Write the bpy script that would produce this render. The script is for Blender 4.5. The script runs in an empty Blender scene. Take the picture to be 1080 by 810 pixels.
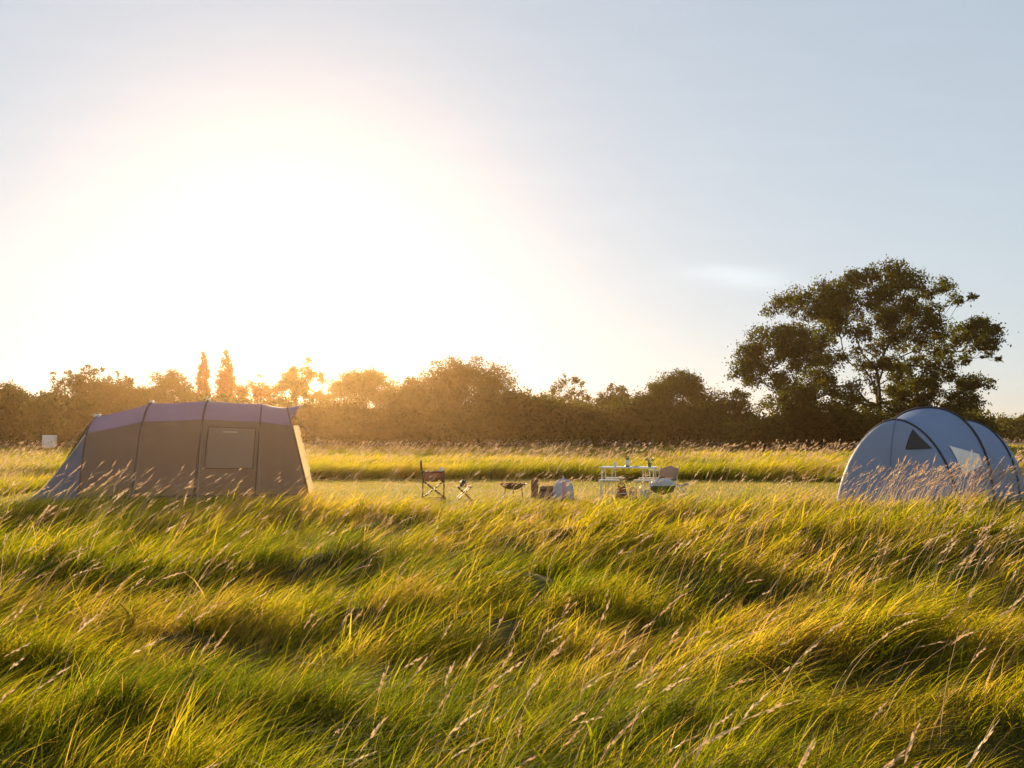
import bpy, math, random
import numpy as np
from mathutils import Vector, Matrix

R = math.radians
rng = np.random.default_rng(7)
random.seed(7)
scene = bpy.context.scene
COL = scene.collection

# ------------------------------------------------------------------ camera
CAM_H = 1.5
F = 1050.0
PITCH = math.atan(53.0 / F)
cam_d = bpy.data.cameras.new('camera'); cam = bpy.data.objects.new('camera', cam_d); COL.objects.link(cam)
cam.location = (0, 0, CAM_H); cam.rotation_euler = (R(90) + PITCH, 0, 0)
cam_d.sensor_width = 36; cam_d.lens = 35; cam_d.clip_end = 3000; cam_d.clip_start = 0.05
cam_d.dof.use_dof = True; cam_d.dof.focus_distance = 15.0; cam_d.dof.aperture_fstop = 13
scene.camera = cam

def X(px, d):
    return (px - 540) / F * d
def Z(py, d):
    return CAM_H - (py - 458) / F * d

# ------------------------------------------------------------------ light
SUN_EL, SUN_AZ = 9.5, -12.5      # degrees; azimuth measured from +Y towards +X
w = bpy.data.worlds.new('World'); scene.world = w; w.use_nodes = True
nt = w.node_tree; nt.nodes.clear()
out = nt.nodes.new('ShaderNodeOutputWorld'); bg = nt.nodes.new('ShaderNodeBackground')
sky = nt.nodes.new('ShaderNodeTexSky'); sky.sky_type = 'NISHITA'; sky.sun_disc = False
sky.sun_elevation = R(SUN_EL); sky.sun_rotation = R(SUN_AZ)
sky.air_density = 1.0; sky.dust_density = 0.35; sky.ozone_density = 2.2; sky.altitude = 0
bg.inputs[1].default_value = 0.15
gm = nt.nodes.new('ShaderNodeGamma'); gm.inputs[1].default_value = 0.34   # compresses the sky's brightness range, rolling off the highlights
nt.links.new(sky.outputs[0], gm.inputs[0]); hs_ = nt.nodes.new('ShaderNodeHueSaturation'); hs_.inputs['Saturation'].default_value = .72; hs_.inputs['Value'].default_value = 1.20
tn_ = nt.nodes.new('ShaderNodeMix'); tn_.data_type = 'RGBA'; tn_.blend_type = 'MULTIPLY'; tn_.inputs[0].default_value = 1; tn_.inputs[7].default_value = (.95, 1.0, 1.055, 1)
nt.links.new(gm.outputs[0], hs_.inputs['Color']); nt.links.new(hs_.outputs[0], tn_.inputs[6]); 
# a faint wisp of cloud and barely visible cirrus, placed by direction in the sky
tc_ = nt.nodes.new('ShaderNodeTexCoord'); sp_ = nt.nodes.new('ShaderNodeSeparateXYZ'); nt.links.new(tc_.outputs['Generated'], sp_.inputs[0])
def wmath(op, a, b=None):
    n = nt.nodes.new('ShaderNodeMath'); n.operation = op
    for i, v in enumerate((a, b)):
        if v is None: continue
        if isinstance(v, (int, float)): n.inputs[i].default_value = v
        else: nt.links.new(v, n.inputs[i])
    return n.outputs[0]
yy = wmath('MAXIMUM', sp_.outputs[1], .05); az_ = wmath('DIVIDE', sp_.outputs[0], yy); el_ = wmath('DIVIDE', sp_.outputs[2], yy)
cb_ = nt.nodes.new('ShaderNodeCombineXYZ'); nt.links.new(az_, cb_.inputs[0]); nt.links.new(el_, cb_.inputs[1])
nz_ = nt.nodes.new('ShaderNodeTexNoise'); nz_.inputs['Scale'].default_value = 14; nz_.inputs['Detail'].default_value = 6
mp_ = nt.nodes.new('ShaderNodeMapping'); mp_.inputs['Scale'].default_value = (.6, 3.2, 1); mp_.inputs['Rotation'].default_value = (0, 0, R(14))
nt.links.new(cb_.outputs[0], mp_.inputs[0]); nt.links.new(mp_.outputs[0], nz_.inputs[0])
dx_ = wmath('DIVIDE', wmath('SUBTRACT', az_, .232), .055); dy_ = wmath('DIVIDE', wmath('ADD', wmath('SUBTRACT', el_, .158), wmath('MULTIPLY', wmath('SUBTRACT', az_, .232), .12)), .010)
rr_ = wmath('ADD', wmath('MULTIPLY', dx_, dx_), wmath('MULTIPLY', dy_, dy_)); wisp = wmath('MULTIPLY', wmath('EXPONENT', wmath('MULTIPLY', rr_, -1.0)), wmath('MULTIPLY', nz_.outputs['Fac'], .34))
cirr = wmath('MULTIPLY', wmath('MAXIMUM', wmath('SUBTRACT', nz_.outputs['Fac'], .48), 0), .10)
fac_ = wmath('ADD', wmath('ADD', wisp, cirr), 1.0)
vm_ = nt.nodes.new('ShaderNodeVectorMath'); vm_.operation = 'SCALE'; nt.links.new(tn_.outputs[2], vm_.inputs[0]); nt.links.new(fac_, vm_.inputs['Scale']); nt.links.new(vm_.outputs[0], bg.inputs[0]); nt.links.new(bg.outputs[0], out.inputs[0])

sd = bpy.data.lights.new('sun', 'SUN'); sun = bpy.data.objects.new('sun', sd); COL.objects.link(sun)
sd.energy = 5.0; sd.angle = R(0.5); sd.color = (1.0, 0.72, 0.40)
dirv = Vector((math.sin(R(SUN_AZ)) * math.cos(R(SUN_EL)), math.cos(R(SUN_AZ)) * math.cos(R(SUN_EL)), math.sin(R(SUN_EL))))
sun.rotation_euler = dirv.to_track_quat('Z', 'Y').to_euler()
sun.location = dirv * 50

scene.view_settings.view_transform = 'Standard'; scene.view_settings.look = 'None'
scene.view_settings.gamma = 1; scene.view_settings.exposure = 1.2
scene.render.engine = 'CYCLES'
scene.cycles.max_bounces = 8; scene.cycles.transmission_bounces = 6; scene.cycles.diffuse_bounces = 4
scene.cycles.volume_bounces = 0; scene.cycles.transparent_max_bounces = 8
scene.cycles.use_denoising = True
scene.cycles.sample_clamp_indirect = 6

# ------------------------------------------------------------------ noise
class VNoise:
    def __init__(s, seed, n=128):
        r = np.random.default_rng(seed); s.g = r.random((n, n)); s.n = n
    def __call__(s, x, y):
        x = np.asarray(x, float); y = np.asarray(y, float)
        xi = np.floor(x).astype(int); yi = np.floor(y).astype(int)
        fx = x - xi; fy = y - yi
        fx = fx * fx * (3 - 2 * fx); fy = fy * fy * (3 - 2 * fy)
        n = s.n
        a = s.g[xi % n, yi % n]; b = s.g[(xi + 1) % n, yi % n]
        c = s.g[xi % n, (yi + 1) % n]; d = s.g[(xi + 1) % n, (yi + 1) % n]
        return (a * (1 - fx) + b * fx) * (1 - fy) + (c * (1 - fx) + d * fx) * fy
N1, N2, N3, N4 = VNoise(1), VNoise(2), VNoise(3), VNoise(4)

def sstep(a, b, x):
    t = np.clip((np.asarray(x, float) - a) / (b - a), 0, 1); return t * t * (3 - 2 * t)

def lawn_mask(x, y):
    """1 on the mown clearing, 0 in the long grass"""
    x = np.asarray(x, float); y = np.asarray(y, float)
    wob = (N1(x * 0.45 + 9, 3.3) - .5) * 1.2 + (N2(x * 1.7, 8.1) - .5) * .4
    y0 = 17.9 + wob
    y1 = 33.0 + (N3(x * 0.22, 1.7) - .5) * 1.6 + (N1(x * 0.9, 4.2) - .5) * .8 - 5.0 * sstep(8.5, 12.5, x)
    m = sstep(y0 - .12, y0 + .12, y) * (1 - sstep(y1 - .2, y1 + .2, y))
    m = m * sstep(-12.6, -12.2, x + (N2(y * .6, 5.) - .5) * .5) * (1 - sstep(12.8, 13.2, x))
    return m

def gauss(x, y, cx, cy, sx, sy):
    return np.exp(-((x - cx) / sx) ** 2 - ((y - cy) / sy) ** 2)

def ground_z(x, y):
    x = np.asarray(x, float); y = np.asarray(y, float)
    amp = (1 - sstep(14.5, 17.5, y))
    z = (N1(x * .42 + 3, y * .62 + 1) - .5) * .36 + (N2(x * 1.1, y * 1.6) - .5) * .32
    z = z + .16 * gauss(x, y, -1.2, 4.4, 2.6, .8) - .20 * gauss(x, y, -2.2, 6.6, 2.6, 1.1)
    z = z + .14 * gauss(x, y, 3.4, 7.0, 2.2, .7) - .20 * gauss(x, y, 3.2, 4.6, 1.6, 1.2) - .16 * gauss(x, y, 1.8, 9.2, 2.6, .9)
    z = z - .22 * gauss(x, y, -1.6, 2.6, 1.0, .5) + .10 * gauss(x, y, .2, 3.1, 1.0, .4)
    z = z - .30 * gauss(x, y, 2.1, 3.0, 1.0, .9) + .12 * gauss(x, y, 2.6, 4.9, 1.4, .4)
    z = z * amp + .16 * gauss(x, y, 0, 16.6, 1e3, 1.3)
    z = z + (N3(x * .09, y * .07) - .5) * .35 * sstep(40, 60, y)
    return z

def grass_h(x, y):
    x = np.asarray(x, float); y = np.asarray(y, float)
    h = .37 + (N4(x * .8 + 5, y * 1.1) - .5) * .26 + (N3(x * 2.3, y * 2.6) - .5) * .18
    return h + .14 * sstep(30, 34, y) + .16 * np.exp(-((y - 33.8) / 1.6) ** 2)

# ------------------------------------------------------------------ materials
def new_mat(name):
    m = bpy.data.materials.new(name); m.use_nodes = True; m.node_tree.nodes.clear(); return m, m.node_tree

def N(nt, t, **kw):
    n = nt.nodes.new(t)
    for k, v in kw.items(): setattr(n, k, v)
    return n

def ramp(nt, stops, fac=None):
    r = N(nt, 'ShaderNodeValToRGB'); e = r.color_ramp.elements
    e[0].position, e[0].color = stops[0][0], (*stops[0][1], 1)
    e[1].position, e[1].color = stops[-1][0], (*stops[-1][1], 1)
    for p, c in stops[1:-1]:
        k = e.new(p); k.color = (*c, 1)
    if fac is not None: nt.links.new(fac, r.inputs[0])
    return r

def noise_fac(nt, scale, detail=4, coord='Object', rough=.6):
    tc = N(nt, 'ShaderNodeTexCoord'); n = N(nt, 'ShaderNodeTexNoise')
    n.inputs['Scale'].default_value = scale; n.inputs['Detail'].default_value = detail; n.inputs['Roughness'].default_value = rough
    nt.links.new(tc.outputs[coord], n.inputs['Vector']); return n.outputs['Fac']

def principled(name, c1, c2=None, scale=8, rough=.6, metal=0, bump=0, bscale=40, spec=.5):
    m, nt = new_mat(name); o = N(nt, 'ShaderNodeOutputMaterial'); p = N(nt, 'ShaderNodeBsdfPrincipled')
    c2 = c2 or tuple(v * .8 for v in c1)
    r = ramp(nt, [(.3, c1), (.7, c2)], noise_fac(nt, scale))
    nt.links.new(r.outputs[0], p.inputs['Base Color'])
    p.inputs['Roughness'].default_value = rough; p.inputs['Metallic'].default_value = metal
    p.inputs['Specular IOR Level'].default_value = spec
    if bump:
        b = N(nt, 'ShaderNodeBump'); b.inputs['Strength'].default_value = bump
        nt.links.new(noise_fac(nt, bscale), b.inputs['Height']); nt.links.new(b.outputs[0], p.inputs['Normal'])
    nt.links.new(p.outputs[0], o.inputs[0]); return m

def thin_mat(name, stops, tstops, attr='rnd', trans=.5, gloss=.06, rough=.4, vary=0.0):
    """leaf / blade: diffuse + translucent + a little sheen, colour picked by a per-leaf number"""
    m, nt = new_mat(name); o = N(nt, 'ShaderNodeOutputMaterial')
    a = N(nt, 'ShaderNodeAttribute'); a.attribute_name = attr
    r1 = ramp(nt, stops, a.outputs['Fac']); r2 = ramp(nt, tstops, a.outputs['Fac'])
    d = N(nt, 'ShaderNodeBsdfDiffuse'); t = N(nt, 'ShaderNodeBsdfTranslucent'); g = N(nt, 'ShaderNodeBsdfGlossy')
    g.inputs['Roughness'].default_value = rough; g.inputs['Color'].default_value = (.9, .9, .9, 1)
    nt.links.new(r1.outputs[0], d.inputs[0]); nt.links.new(r2.outputs[0], t.inputs[0])
    m1 = N(nt, 'ShaderNodeMixShader'); m1.inputs[0].default_value = trans
    nt.links.new(d.outputs[0], m1.inputs[1]); nt.links.new(t.outputs[0], m1.inputs[2])
    m2 = N(nt, 'ShaderNodeMixShader'); m2.inputs[0].default_value = gloss
    nt.links.new(m1.outputs[0], m2.inputs[1]); nt.links.new(g.outputs[0], m2.inputs[2])
    nt.links.new(m2.outputs[0], o.inputs[0]); return m

def fabric_mat(name, c, t, trans=.4, gloss=.04, rough=.5, c2=None, wr=.5, wscale=2.5):
    m, nt = new_mat(name); o = N(nt, 'ShaderNodeOutputMaterial')
    c2 = c2 or tuple(v * .85 for v in c)
    r1 = ramp(nt, [(.3, c), (.7, c2)], noise_fac(nt, 1.7))
    d = N(nt, 'ShaderNodeBsdfDiffuse'); tr = N(nt, 'ShaderNodeBsdfTranslucent'); g = N(nt, 'ShaderNodeBsdfGlossy')
    g.inputs['Roughness'].default_value = rough
    nt.links.new(r1.outputs[0], d.inputs[0]); tr.inputs[0].default_value = (*t, 1)
    b = N(nt, 'ShaderNodeBump'); b.inputs['Strength'].default_value = wr; b.inputs['Distance'].default_value = .05
    nt.links.new(noise_fac(nt, wscale, 3), b.inputs['Height'])
    for s in (d, tr, g): nt.links.new(b.outputs[0], s.inputs['Normal'])
    m1 = N(nt, 'ShaderNodeMixShader'); m1.inputs[0].default_value = trans
    nt.links.new(d.outputs[0], m1.inputs[1]); nt.links.new(tr.outputs[0], m1.inputs[2])
    m2 = N(nt, 'ShaderNodeMixShader'); m2.inputs[0].default_value = gloss
    nt.links.new(m1.outputs[0], m2.inputs[1]); nt.links.new(g.outputs[0], m2.inputs[2])
    nt.links.new(m2.outputs[0], o.inputs[0]); return m

M = {}
M['grass'] = thin_mat('grass_blade',
    [(0, (.028, .040, .004)), (.45, (.074, .072, .006)), (.72, (.14, .11, .014)), (1, (.30, .20, .08))],
    [(0, (.13, .18, .004)), (.45, (.42, .415, .005)), (.72, (.70, .54, .010)), (1, (.72, .46, .12))], trans=.64, gloss=.006, rough=.35)
M['seed'] = thin_mat('seed_head',
    [(0, (.38, .29, .22)), (.5, (.46, .37, .29)), (1, (.54, .46, .36))],
    [(0, (.45, .28, .16)), (.5, (.55, .38, .22)), (1, (.6, .48, .30))], trans=.5, gloss=.03)
M['lawn'] = thin_mat('lawn_blade',
    [(0, (.09, .12, .02)), (.5, (.17, .17, .03)), (1, (.30, .24, .09))],
    [(0, (.30, .32, .02)), (.5, (.5, .42, .04)), (1, (.6, .45, .12))], trans=.5, gloss=.03)
M['leaf_oak'] = thin_mat('oak_leaf', [(0, (.018, .024, .005)), (1, (.042, .046, .009))],
    [(0, (.09, .11, .012)), (1, (.18, .18, .02))], trans=.35, gloss=.003)
M['leaf_dark'] = thin_mat('dark_leaf', [(0, (.022, .028, .006)), (1, (.048, .05, .010))],
    [(0, (.11, .12, .015)), (1, (.20, .18, .022))], trans=.35, gloss=.003)
M['leaf_glow'] = thin_mat('sun_glow_leaf', [(0, (.11, .04, .012)), (1, (.22, .08, .02))],
    [(0, (.42, .12, .02)), (1, (.62, .20, .03))], trans=.4, gloss=.003)  # orange sun glow put into the reddish leaf colour
M['leaf_light'] = thin_mat('light_leaf', [(0, (.05, .06, .013)), (1, (.10, .10, .022))],
    [(0, (.22, .22, .03)), (1, (.34, .30, .05))], trans=.4, gloss=.006)
M['bark'] = principled('bark', (.10, .075, .05), (.055, .04, .028), 6, .95, bump=.5, bscale=12)

M['tan_fabric'] = fabric_mat('tan_polycotton', (.205, .188, .155), (.42, .33, .24), .5, .02)
M['roof_fabric'] = fabric_mat('purple_grey_fabric', (.36, .27, .40), (.38, .25, .36), .35, .05)
M['slate_fabric'] = fabric_mat('slate_fabric', (.17, .19, .26), (.15, .15, .2), .3, .05)
M['brown_trim'] = fabric_mat('brown_trim', (.15, .11, .095), (.2, .13, .09), .25, .03)
M['cream_fabric'] = fabric_mat('cream_fabric', (.80, .74, .60), (.9, .8, .58), .6, .03)
M['blind_fabric'] = fabric_mat('blind_fabric', (.42, .34, .26), (.85, .62, .42), .42, .01)
M['mesh_dark'] = fabric_mat('dark_mesh', (.03, .025, .02), (.05, .03, .02), .2, .05)
M['blue_fabric'] = fabric_mat('blue_nylon', (.25, .335, .53), (.22, .30, .48), .38, .05, c2=(.22, .30, .49))
M['blue_fabric_light'] = fabric_mat('pale_blue_nylon', (.29, .36, .52), (.25, .30, .45), .38, .05)
M['black_trim'] = principled('black_webbing', (.015, .016, .022), (.03, .03, .035), 20, .6)
M['sunlit_panel'] = fabric_mat('sunlit_window_panel', (.97, .90, .80), (.95, .8, .6), .12, .03, rough=.25)  # pale cream stands in for sun glinting on the clear sheet
M['cord'] = principled('guy_cord', (.45, .42, .35), None, 20, .7)
M['plastic_pale'] = principled('pale_plastic', (.72, .68, .60), (.62, .58, .52), 10, .4)

# ------------------------------------------------------------------ object helpers
def link(o, parent=None):
    COL.objects.link(o)
    if parent is not None: o.parent = parent
    return o
def tag(o, label=None, cat=None, group=None, kind=None):
    if label: o['label'] = label
    if cat: o['category'] = cat
    if group: o['group'] = group
    if kind: o['kind'] = kind
    return o
def empty(name, loc=(0, 0, 0), rz=0, label=None, cat=None, group=None):
    o = bpy.data.objects.new(name, None); o.location = loc; o.rotation_euler = (0, 0, rz); o.empty_display_size = .2
    link(o); tag(o, label, cat, group); return o

class MB:
    def __init__(s): s.v = []; s.f = []
    def add(s, vs, fs):
        k = len(s.v); s.v += [tuple(v) for v in vs]; s.f += [tuple(i + k for i in f) for f in fs]
    def box(s, c, size, rot=None, b=0.0):
        hx, hy, hz = (t / 2 for t in size)
        b = min(b, hx * .9, hy * .9, hz * .9)
        if b <= 0:
            vs = [(sx * hx, sy * hy, sz * hz) for sz in (-1, 1) for sy in (-1, 1) for sx in (-1, 1)]
            fs = [(0, 2, 3, 1), (4, 5, 7, 6), (0, 1, 5, 4), (2, 6, 7, 3), (0, 4, 6, 2), (1, 3, 7, 5)]
        else:   # rounded-edge slab: 4 rings of 8
            vs = []; fs = []
            def ring(ix, iz, z):
                return [(-hx + ix, -hy + ix + b, z), (-hx + ix + b, -hy + ix, z), (hx - ix - b, -hy + ix, z), (hx - ix, -hy + ix + b, z),
                        (hx - ix, hy - ix - b, z), (hx - ix - b, hy - ix, z), (-hx + ix + b, hy - ix, z), (-hx + ix, hy - ix - b, z)]
            b2 = b * .45
            for ix, z in ((b2, -hz), (0, -hz + b2), (0, hz - b2), (b2, hz)): vs += ring(ix, 0, z)
            for r in range(3):
                for k in range(8):
                    a = r * 8 + k; c2 = r * 8 + (k + 1) % 8; fs.append((a, c2, c2 + 8, a + 8))
            fs.append(tuple(reversed(range(8)))); fs.append(tuple(range(24, 32)))
        if rot: m = rot; vs = [m @ Vector(v) for v in vs]
        s.add([(v[0] + c[0], v[1] + c[1], v[2] + c[2]) for v in vs], fs)
    def tube(s, pts, r, n=8, cap=True):
        pts = [Vector(p) for p in pts]; rs = r if isinstance(r, (list, tuple)) else [r] * len(pts)
        vs = []; fs = []; up = None
        for i, p in enumerate(pts):
            t = (pts[min(i + 1, len(pts) - 1)] - pts[max(i - 1, 0)])
            if t.length < 1e-9: t = Vector((0, 0, 1))
            t.normalize()
            if up is None:
                up = t.cross(Vector((0, 0, 1)) if abs(t.z) < .9 else Vector((1, 0, 0)))
            up = (up - t * up.dot(t)); up.normalize(); sd_ = t.cross(up)
            for k in range(n):
                a = 2 * math.pi * k / n; vs.append(p + (up * math.cos(a) + sd_ * math.sin(a)) * rs[i])
        for i in range(len(pts) - 1):
            for k in range(n):
                a = i * n + k; b = i * n + (k + 1) % n; fs.append((a, b, b + n, a + n))
        if cap:
            fs.append(tuple(reversed(range(n)))); fs.append(tuple(range((len(pts) - 1) * n, len(pts) * n)))
        s.add(vs, fs)
    def lathe(s, prof, c=(0, 0, 0), n=20, sx=1, sy=1):
        vs = []; fs = []
        for r, z in prof:
            for k in range(n):
                a = 2 * math.pi * k / n; vs.append((c[0] + r * math.cos(a) * sx, c[1] + r * math.sin(a) * sy, c[2] + z))
        for i in range(len(prof) - 1):
            for k in range(n):
                a = i * n + k; b = i * n + (k + 1) % n; fs.append((a, b, b + n, a + n))
        fs.append(tuple(reversed(range(n)))); fs.append(tuple(range((len(prof) - 1) * n, len(prof) * n)))
        s.add(vs, fs)
    def grid(s, P):
        nu = len(P); nv = len(P[0]); vs = [p for row in P for p in row]
        fs = [(i * nv + j, i * nv + j + 1, (i + 1) * nv + j + 1, (i + 1) * nv + j) for i in range(nu - 1) for j in range(nv - 1)]
        s.add(vs, fs)
    def build(s, name, mat, parent=None, smooth=True, thick=0):
        me = bpy.data.meshes.new(name); me.from_pydata(s.v, [], s.f); me.update()
        if smooth:
            me.shade_smooth()
            try: me.set_sharp_from_angle(angle=R(40))
            except Exception: pass
        me.materials.append(mat); o = bpy.data.objects.new(name, me); link(o, parent)
        if thick:
            md = o.modifiers.new('thickness', 'SOLIDIFY'); md.thickness = thick; md.offset = 0
        return o

def np_mesh(name, co, loops, starts, totals, mat, rnd=None, parent=None, smooth=False):
    me = bpy.data.meshes.new(name)
    me.vertices.add(len(co)); me.vertices.foreach_set('co', co.astype(np.float32).ravel())
    me.loops.add(len(loops)); me.loops.foreach_set('vertex_index', loops.astype(np.int32))
    me.polygons.add(len(starts)); me.polygons.foreach_set('loop_start', starts.astype(np.int32))
    me.update(calc_edges=True)
    if rnd is not None:
        a = me.attributes.new('rnd', 'FLOAT', 'POINT'); a.data.foreach_set('value', rnd.astype(np.float32))
    if smooth: me.shade_smooth()
    me.materials.append(mat); o = bpy.data.objects.new(name, me); link(o, parent); return o

# ------------------------------------------------------------------ blades
def blades(P, H, ang, lean, W, nseg, face):
    """centre lines bend towards 'ang' ; returns verts (n, 2*nseg+1, 3)"""
    n = len(P); t = np.linspace(0, 1, nseg + 1)[None, :]
    L = lean[:, None]; Hh = H[:, None]
    out_ = Hh * (L * t ** 1.7)
    z = Hh * (t - .38 * np.clip(L, 0, 1.5) * t ** 2.2)
    cx = P[:, 0:1] + np.cos(ang)[:, None] * out_; cy = P[:, 1:2] + np.sin(ang)[:, None] * out_
    cz = P[:, 2:3] + z
    wv = (W[:, None] * (1 - t) ** .6) / 2
    wx = np.cos(face)[:, None] * wv; wy = np.sin(face)[:, None] * wv
    co = np.empty((n, 2 * nseg + 1, 3))
    for k in range(nseg):
        co[:, 2 * k, 0] = cx[:, k] - wx[:, k]; co[:, 2 * k, 1] = cy[:, k] - wy[:, k]; co[:, 2 * k, 2] = cz[:, k]
        co[:, 2 * k + 1, 0] = cx[:, k] + wx[:, k]; co[:, 2 * k + 1, 1] = cy[:, k] + wy[:, k]; co[:, 2 * k + 1, 2] = cz[:, k]
    co[:, -1, 0] = cx[:, -1]; co[:, -1, 1] = cy[:, -1]; co[:, -1, 2] = cz[:, -1]
    return co

def blades_topology(n, nseg, v0=0):
    nv = 2 * nseg + 1; pat = []; tot = []
    for k in range(nseg - 1):
        pat += [2 * k, 2 * k + 1, 2 * k + 3, 2 * k + 2]; tot.append(4)
    pat += [2 * nseg - 2, 2 * nseg - 1, 2 * nseg]; tot.append(3)
    loops = (np.array(pat)[None, :] + (np.arange(n) * nv)[:, None] + v0).ravel()
    return loops, np.tile(np.array(tot), n)

class Strands:
    def __init__(s): s.co = []; s.loops = []; s.tot = []; s.r = []; s.nv = 0
    def add(s, co, nseg, rnd):
        n = len(co); l, t = blades_topology(n, nseg, s.nv)
        s.co.append(co.reshape(-1, 3)); s.loops.append(l); s.tot.append(t); s.r.append(np.repeat(rnd, 2 * nseg + 1)); s.nv += n * (2 * nseg + 1)
    def quads(s, co4, rnd):
        n = len(co4); s.co.append(co4.reshape(-1, 3)); s.loops.append(np.arange(n * 4) + s.nv); s.tot.append(np.full(n, 4))
        s.r.append(np.repeat(rnd, 4)); s.nv += n * 4
    def build(s, name, mat, parent=None):
        tot = np.concatenate(s.tot); st = np.concatenate([[0], np.cumsum(tot)[:-1]])
        return np_mesh(name, np.concatenate(s.co), np.concatenate(s.loops), st, tot, mat, np.concatenate(s.r), parent)

def scatter(y0, y1, dens, margin=1.6, lawn=False):
    """random points of a view-wide strip of ground, outside (or inside) the mown clearing"""
    xm = y1 * .515 + margin; n = int((y1 - y0) * 2 * xm * dens)
    x = rng.uniform(-xm, xm, n); y = rng.uniform(y0, y1, n)
    keep = np.abs(x) < y * .515 + margin
    m = lawn_mask(x, y)
    keep &= (m > rng.uniform(.3, .7, n)) if lawn else (m < rng.uniform(.3, .7, n))
    return x[keep], y[keep]

# ------------------------------------------------------------------ ground
def graded(a, b, near, n0, n1, n2):
    return np.unique(np.concatenate([np.linspace(a, -near, n1), np.linspace(-near, near, n0), np.linspace(near, b, n2)]))
gx = graded(-420, 420, 16, 129, 28, 28)
gy = np.unique(np.concatenate([np.linspace(-40, 0, 8), np.linspace(0, 20, 101), np.linspace(20, 60, 50), np.linspace(60, 760, 60)]))
GX, GY = np.meshgrid(gx, gy, indexing='ij')
GZ = ground_z(GX, GY)
nx, ny = GX.shape
co = np.stack([GX, GY, GZ], -1).reshape(-1, 3)
ii, jj = np.meshgrid(np.arange(nx - 1), np.arange(ny - 1), indexing='ij')
a = (ii * ny + jj).ravel(); quads = np.stack([a, a + ny, a + ny + 1, a + 1], 1)
m, nt = new_mat('meadow_soil'); o_ = N(nt, 'ShaderNodeOutputMaterial'); p_ = N(nt, 'ShaderNodeBsdfPrincipled')
r_ = ramp(nt, [(.3, (.035, .032, .012)), (.5, (.06, .06, .018)), (.7, (.10, .085, .03))], noise_fac(nt, .8, 8))
at_ = N(nt, 'ShaderNodeAttribute'); at_.attribute_name = 'rnd'
r2_ = ramp(nt, [(.3, (.15, .135, .03)), (.5, (.20, .17, .045)), (.7, (.27, .21, .08))], noise_fac(nt, 1.4, 8))
mx_ = N(nt, 'ShaderNodeMix', data_type='RGBA')
nt.links.new(at_.outputs['Fac'], mx_.inputs[0]); nt.links.new(r_.outputs[0], mx_.inputs[6]); nt.links.new(r2_.outputs[0], mx_.inputs[7])
nt.links.new(mx_.outputs[2], p_.inputs['Base Color']); p_.inputs['Roughness'].default_value = 1; p_.inputs['Specular IOR Level'].default_value = .1
b_ = N(nt, 'ShaderNodeBump'); b_.inputs['Strength'].default_value = .6; nt.links.new(noise_fac(nt, 14), b_.inputs['Height']); nt.links.new(b_.outputs[0], p_.inputs['Normal'])
nt.links.new(p_.outputs[0], o_.inputs[0])
gr = np_mesh('ground', co, quads.ravel(), np.arange(len(quads)) * 4, np.full(len(quads), 4), m, np.asarray(lawn_mask(GX, GY)).ravel(), smooth=True)
tag(gr, kind='structure')

# ------------------------------------------------------------------ long grass
def wind(x, y):
    ang = (N1(x * .5 + 30, y * .5) - .5) * 1.3 + (N2(x * 1.6, y * 1.6) - .5) * .9 - .1
    lean = .95 + (N3(x * .6 + 11, y * .7) - .5) * .5
    return ang, lean
def tint(x, y):
    return (N2(x * .33 + 40, y * .4) - .5) * .9 + (N4(x * 1.3, y * 1.5 + 7) - .5) * .45

S = Strands()
def tufts(y0, y1, tdens, per, spread):
    """blades gathered in tufts, each tuft with its own lean, height and tint"""
    tx_, ty_ = scatter(y0, y1, tdens); nt_ = len(tx_)
    cnt = rng.poisson(per, nt_); idx = np.repeat(np.arange(nt_), cnt); n = len(idx)
    sp = (spread * rng.uniform(.5, 1.5, nt_))[idx]
    ox_ = rng.normal(0, 1, n) * sp; oy_ = rng.normal(0, 1, n) * sp
    return tx_[idx] + ox_, ty_[idx] + oy_, rng.normal(0, .45, nt_)[idx], rng.uniform(.55, 1.45, nt_)[idx], rng.normal(0, .20, nt_)[idx], np.arctan2(oy_, ox_)
for (y0, y1, dens, wd, nseg, hs) in ((1.2, 3.2, 7600, .0034, 5, .66), (3.2, 5.5, 5200, .0044, 4, .76), (5.5, 9, 2600, .0066, 4, .9),
                                 (9, 13, 1150, .010, 3, 1.05), (13, 19.2, 700, .014, 3, 1.05),
                                 (19.2, 30, 330, .018, 3, 1.0), (30, 37, 620, .020, 3, 1.0), (37, 55, 75, .035, 2, 1.0), (55, 118, 16, .07, 2, 1.1)):
    if y0 < 19:
        per = {1.2: 120, 3.2: 90, 5.5: 70, 9: 42, 13: 26}[y0]
        x, y, ta, th_, tt, rad_ = tufts(y0, y1, .72 * dens / per, per, .055 + .004 * y0)
        n = len(x); ang, lean = wind(x, y)
        ang = ang + ta + rng.normal(0, .45, n) + .55 * np.sin(rad_ - ang); lean = np.clip(lean * (1 + .25 * np.cos(rad_ - ang)) + rng.normal(0, .22, n), .15, 1.45)
    else:
        x, y = scatter(y0, y1, dens, 1.6 if y0 < 30 else 4); n = len(x); th_ = 1; tt = 0; ang, lean = wind(x, y)
        ang = ang + rng.normal(0, .6, n); lean = np.clip(lean + rng.normal(0, .25, n), .1, 1.4)
    z = ground_z(x, y)
    H = grass_h(x, y) * rng.uniform(.45, 1.25, n) * hs * th_
    H = np.where(rng.random(n) < .15, H * .6, H)
    rn = np.clip(.40 + tint(x, y) + tt + rng.normal(0, .17, n), 0, 1)
    rn = np.where(rng.random(n) < .08, rng.uniform(.8, 1, n), rn)
    W = wd * rng.uniform(.55, 1.5, n); W = np.where(rng.random(n) < .03, W * 2.2, W)
    S.add(blades(np.stack([x, y, z], 1), H, ang, lean, W, nseg, rng.uniform(0, math.pi, n)), nseg, rn)
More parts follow.
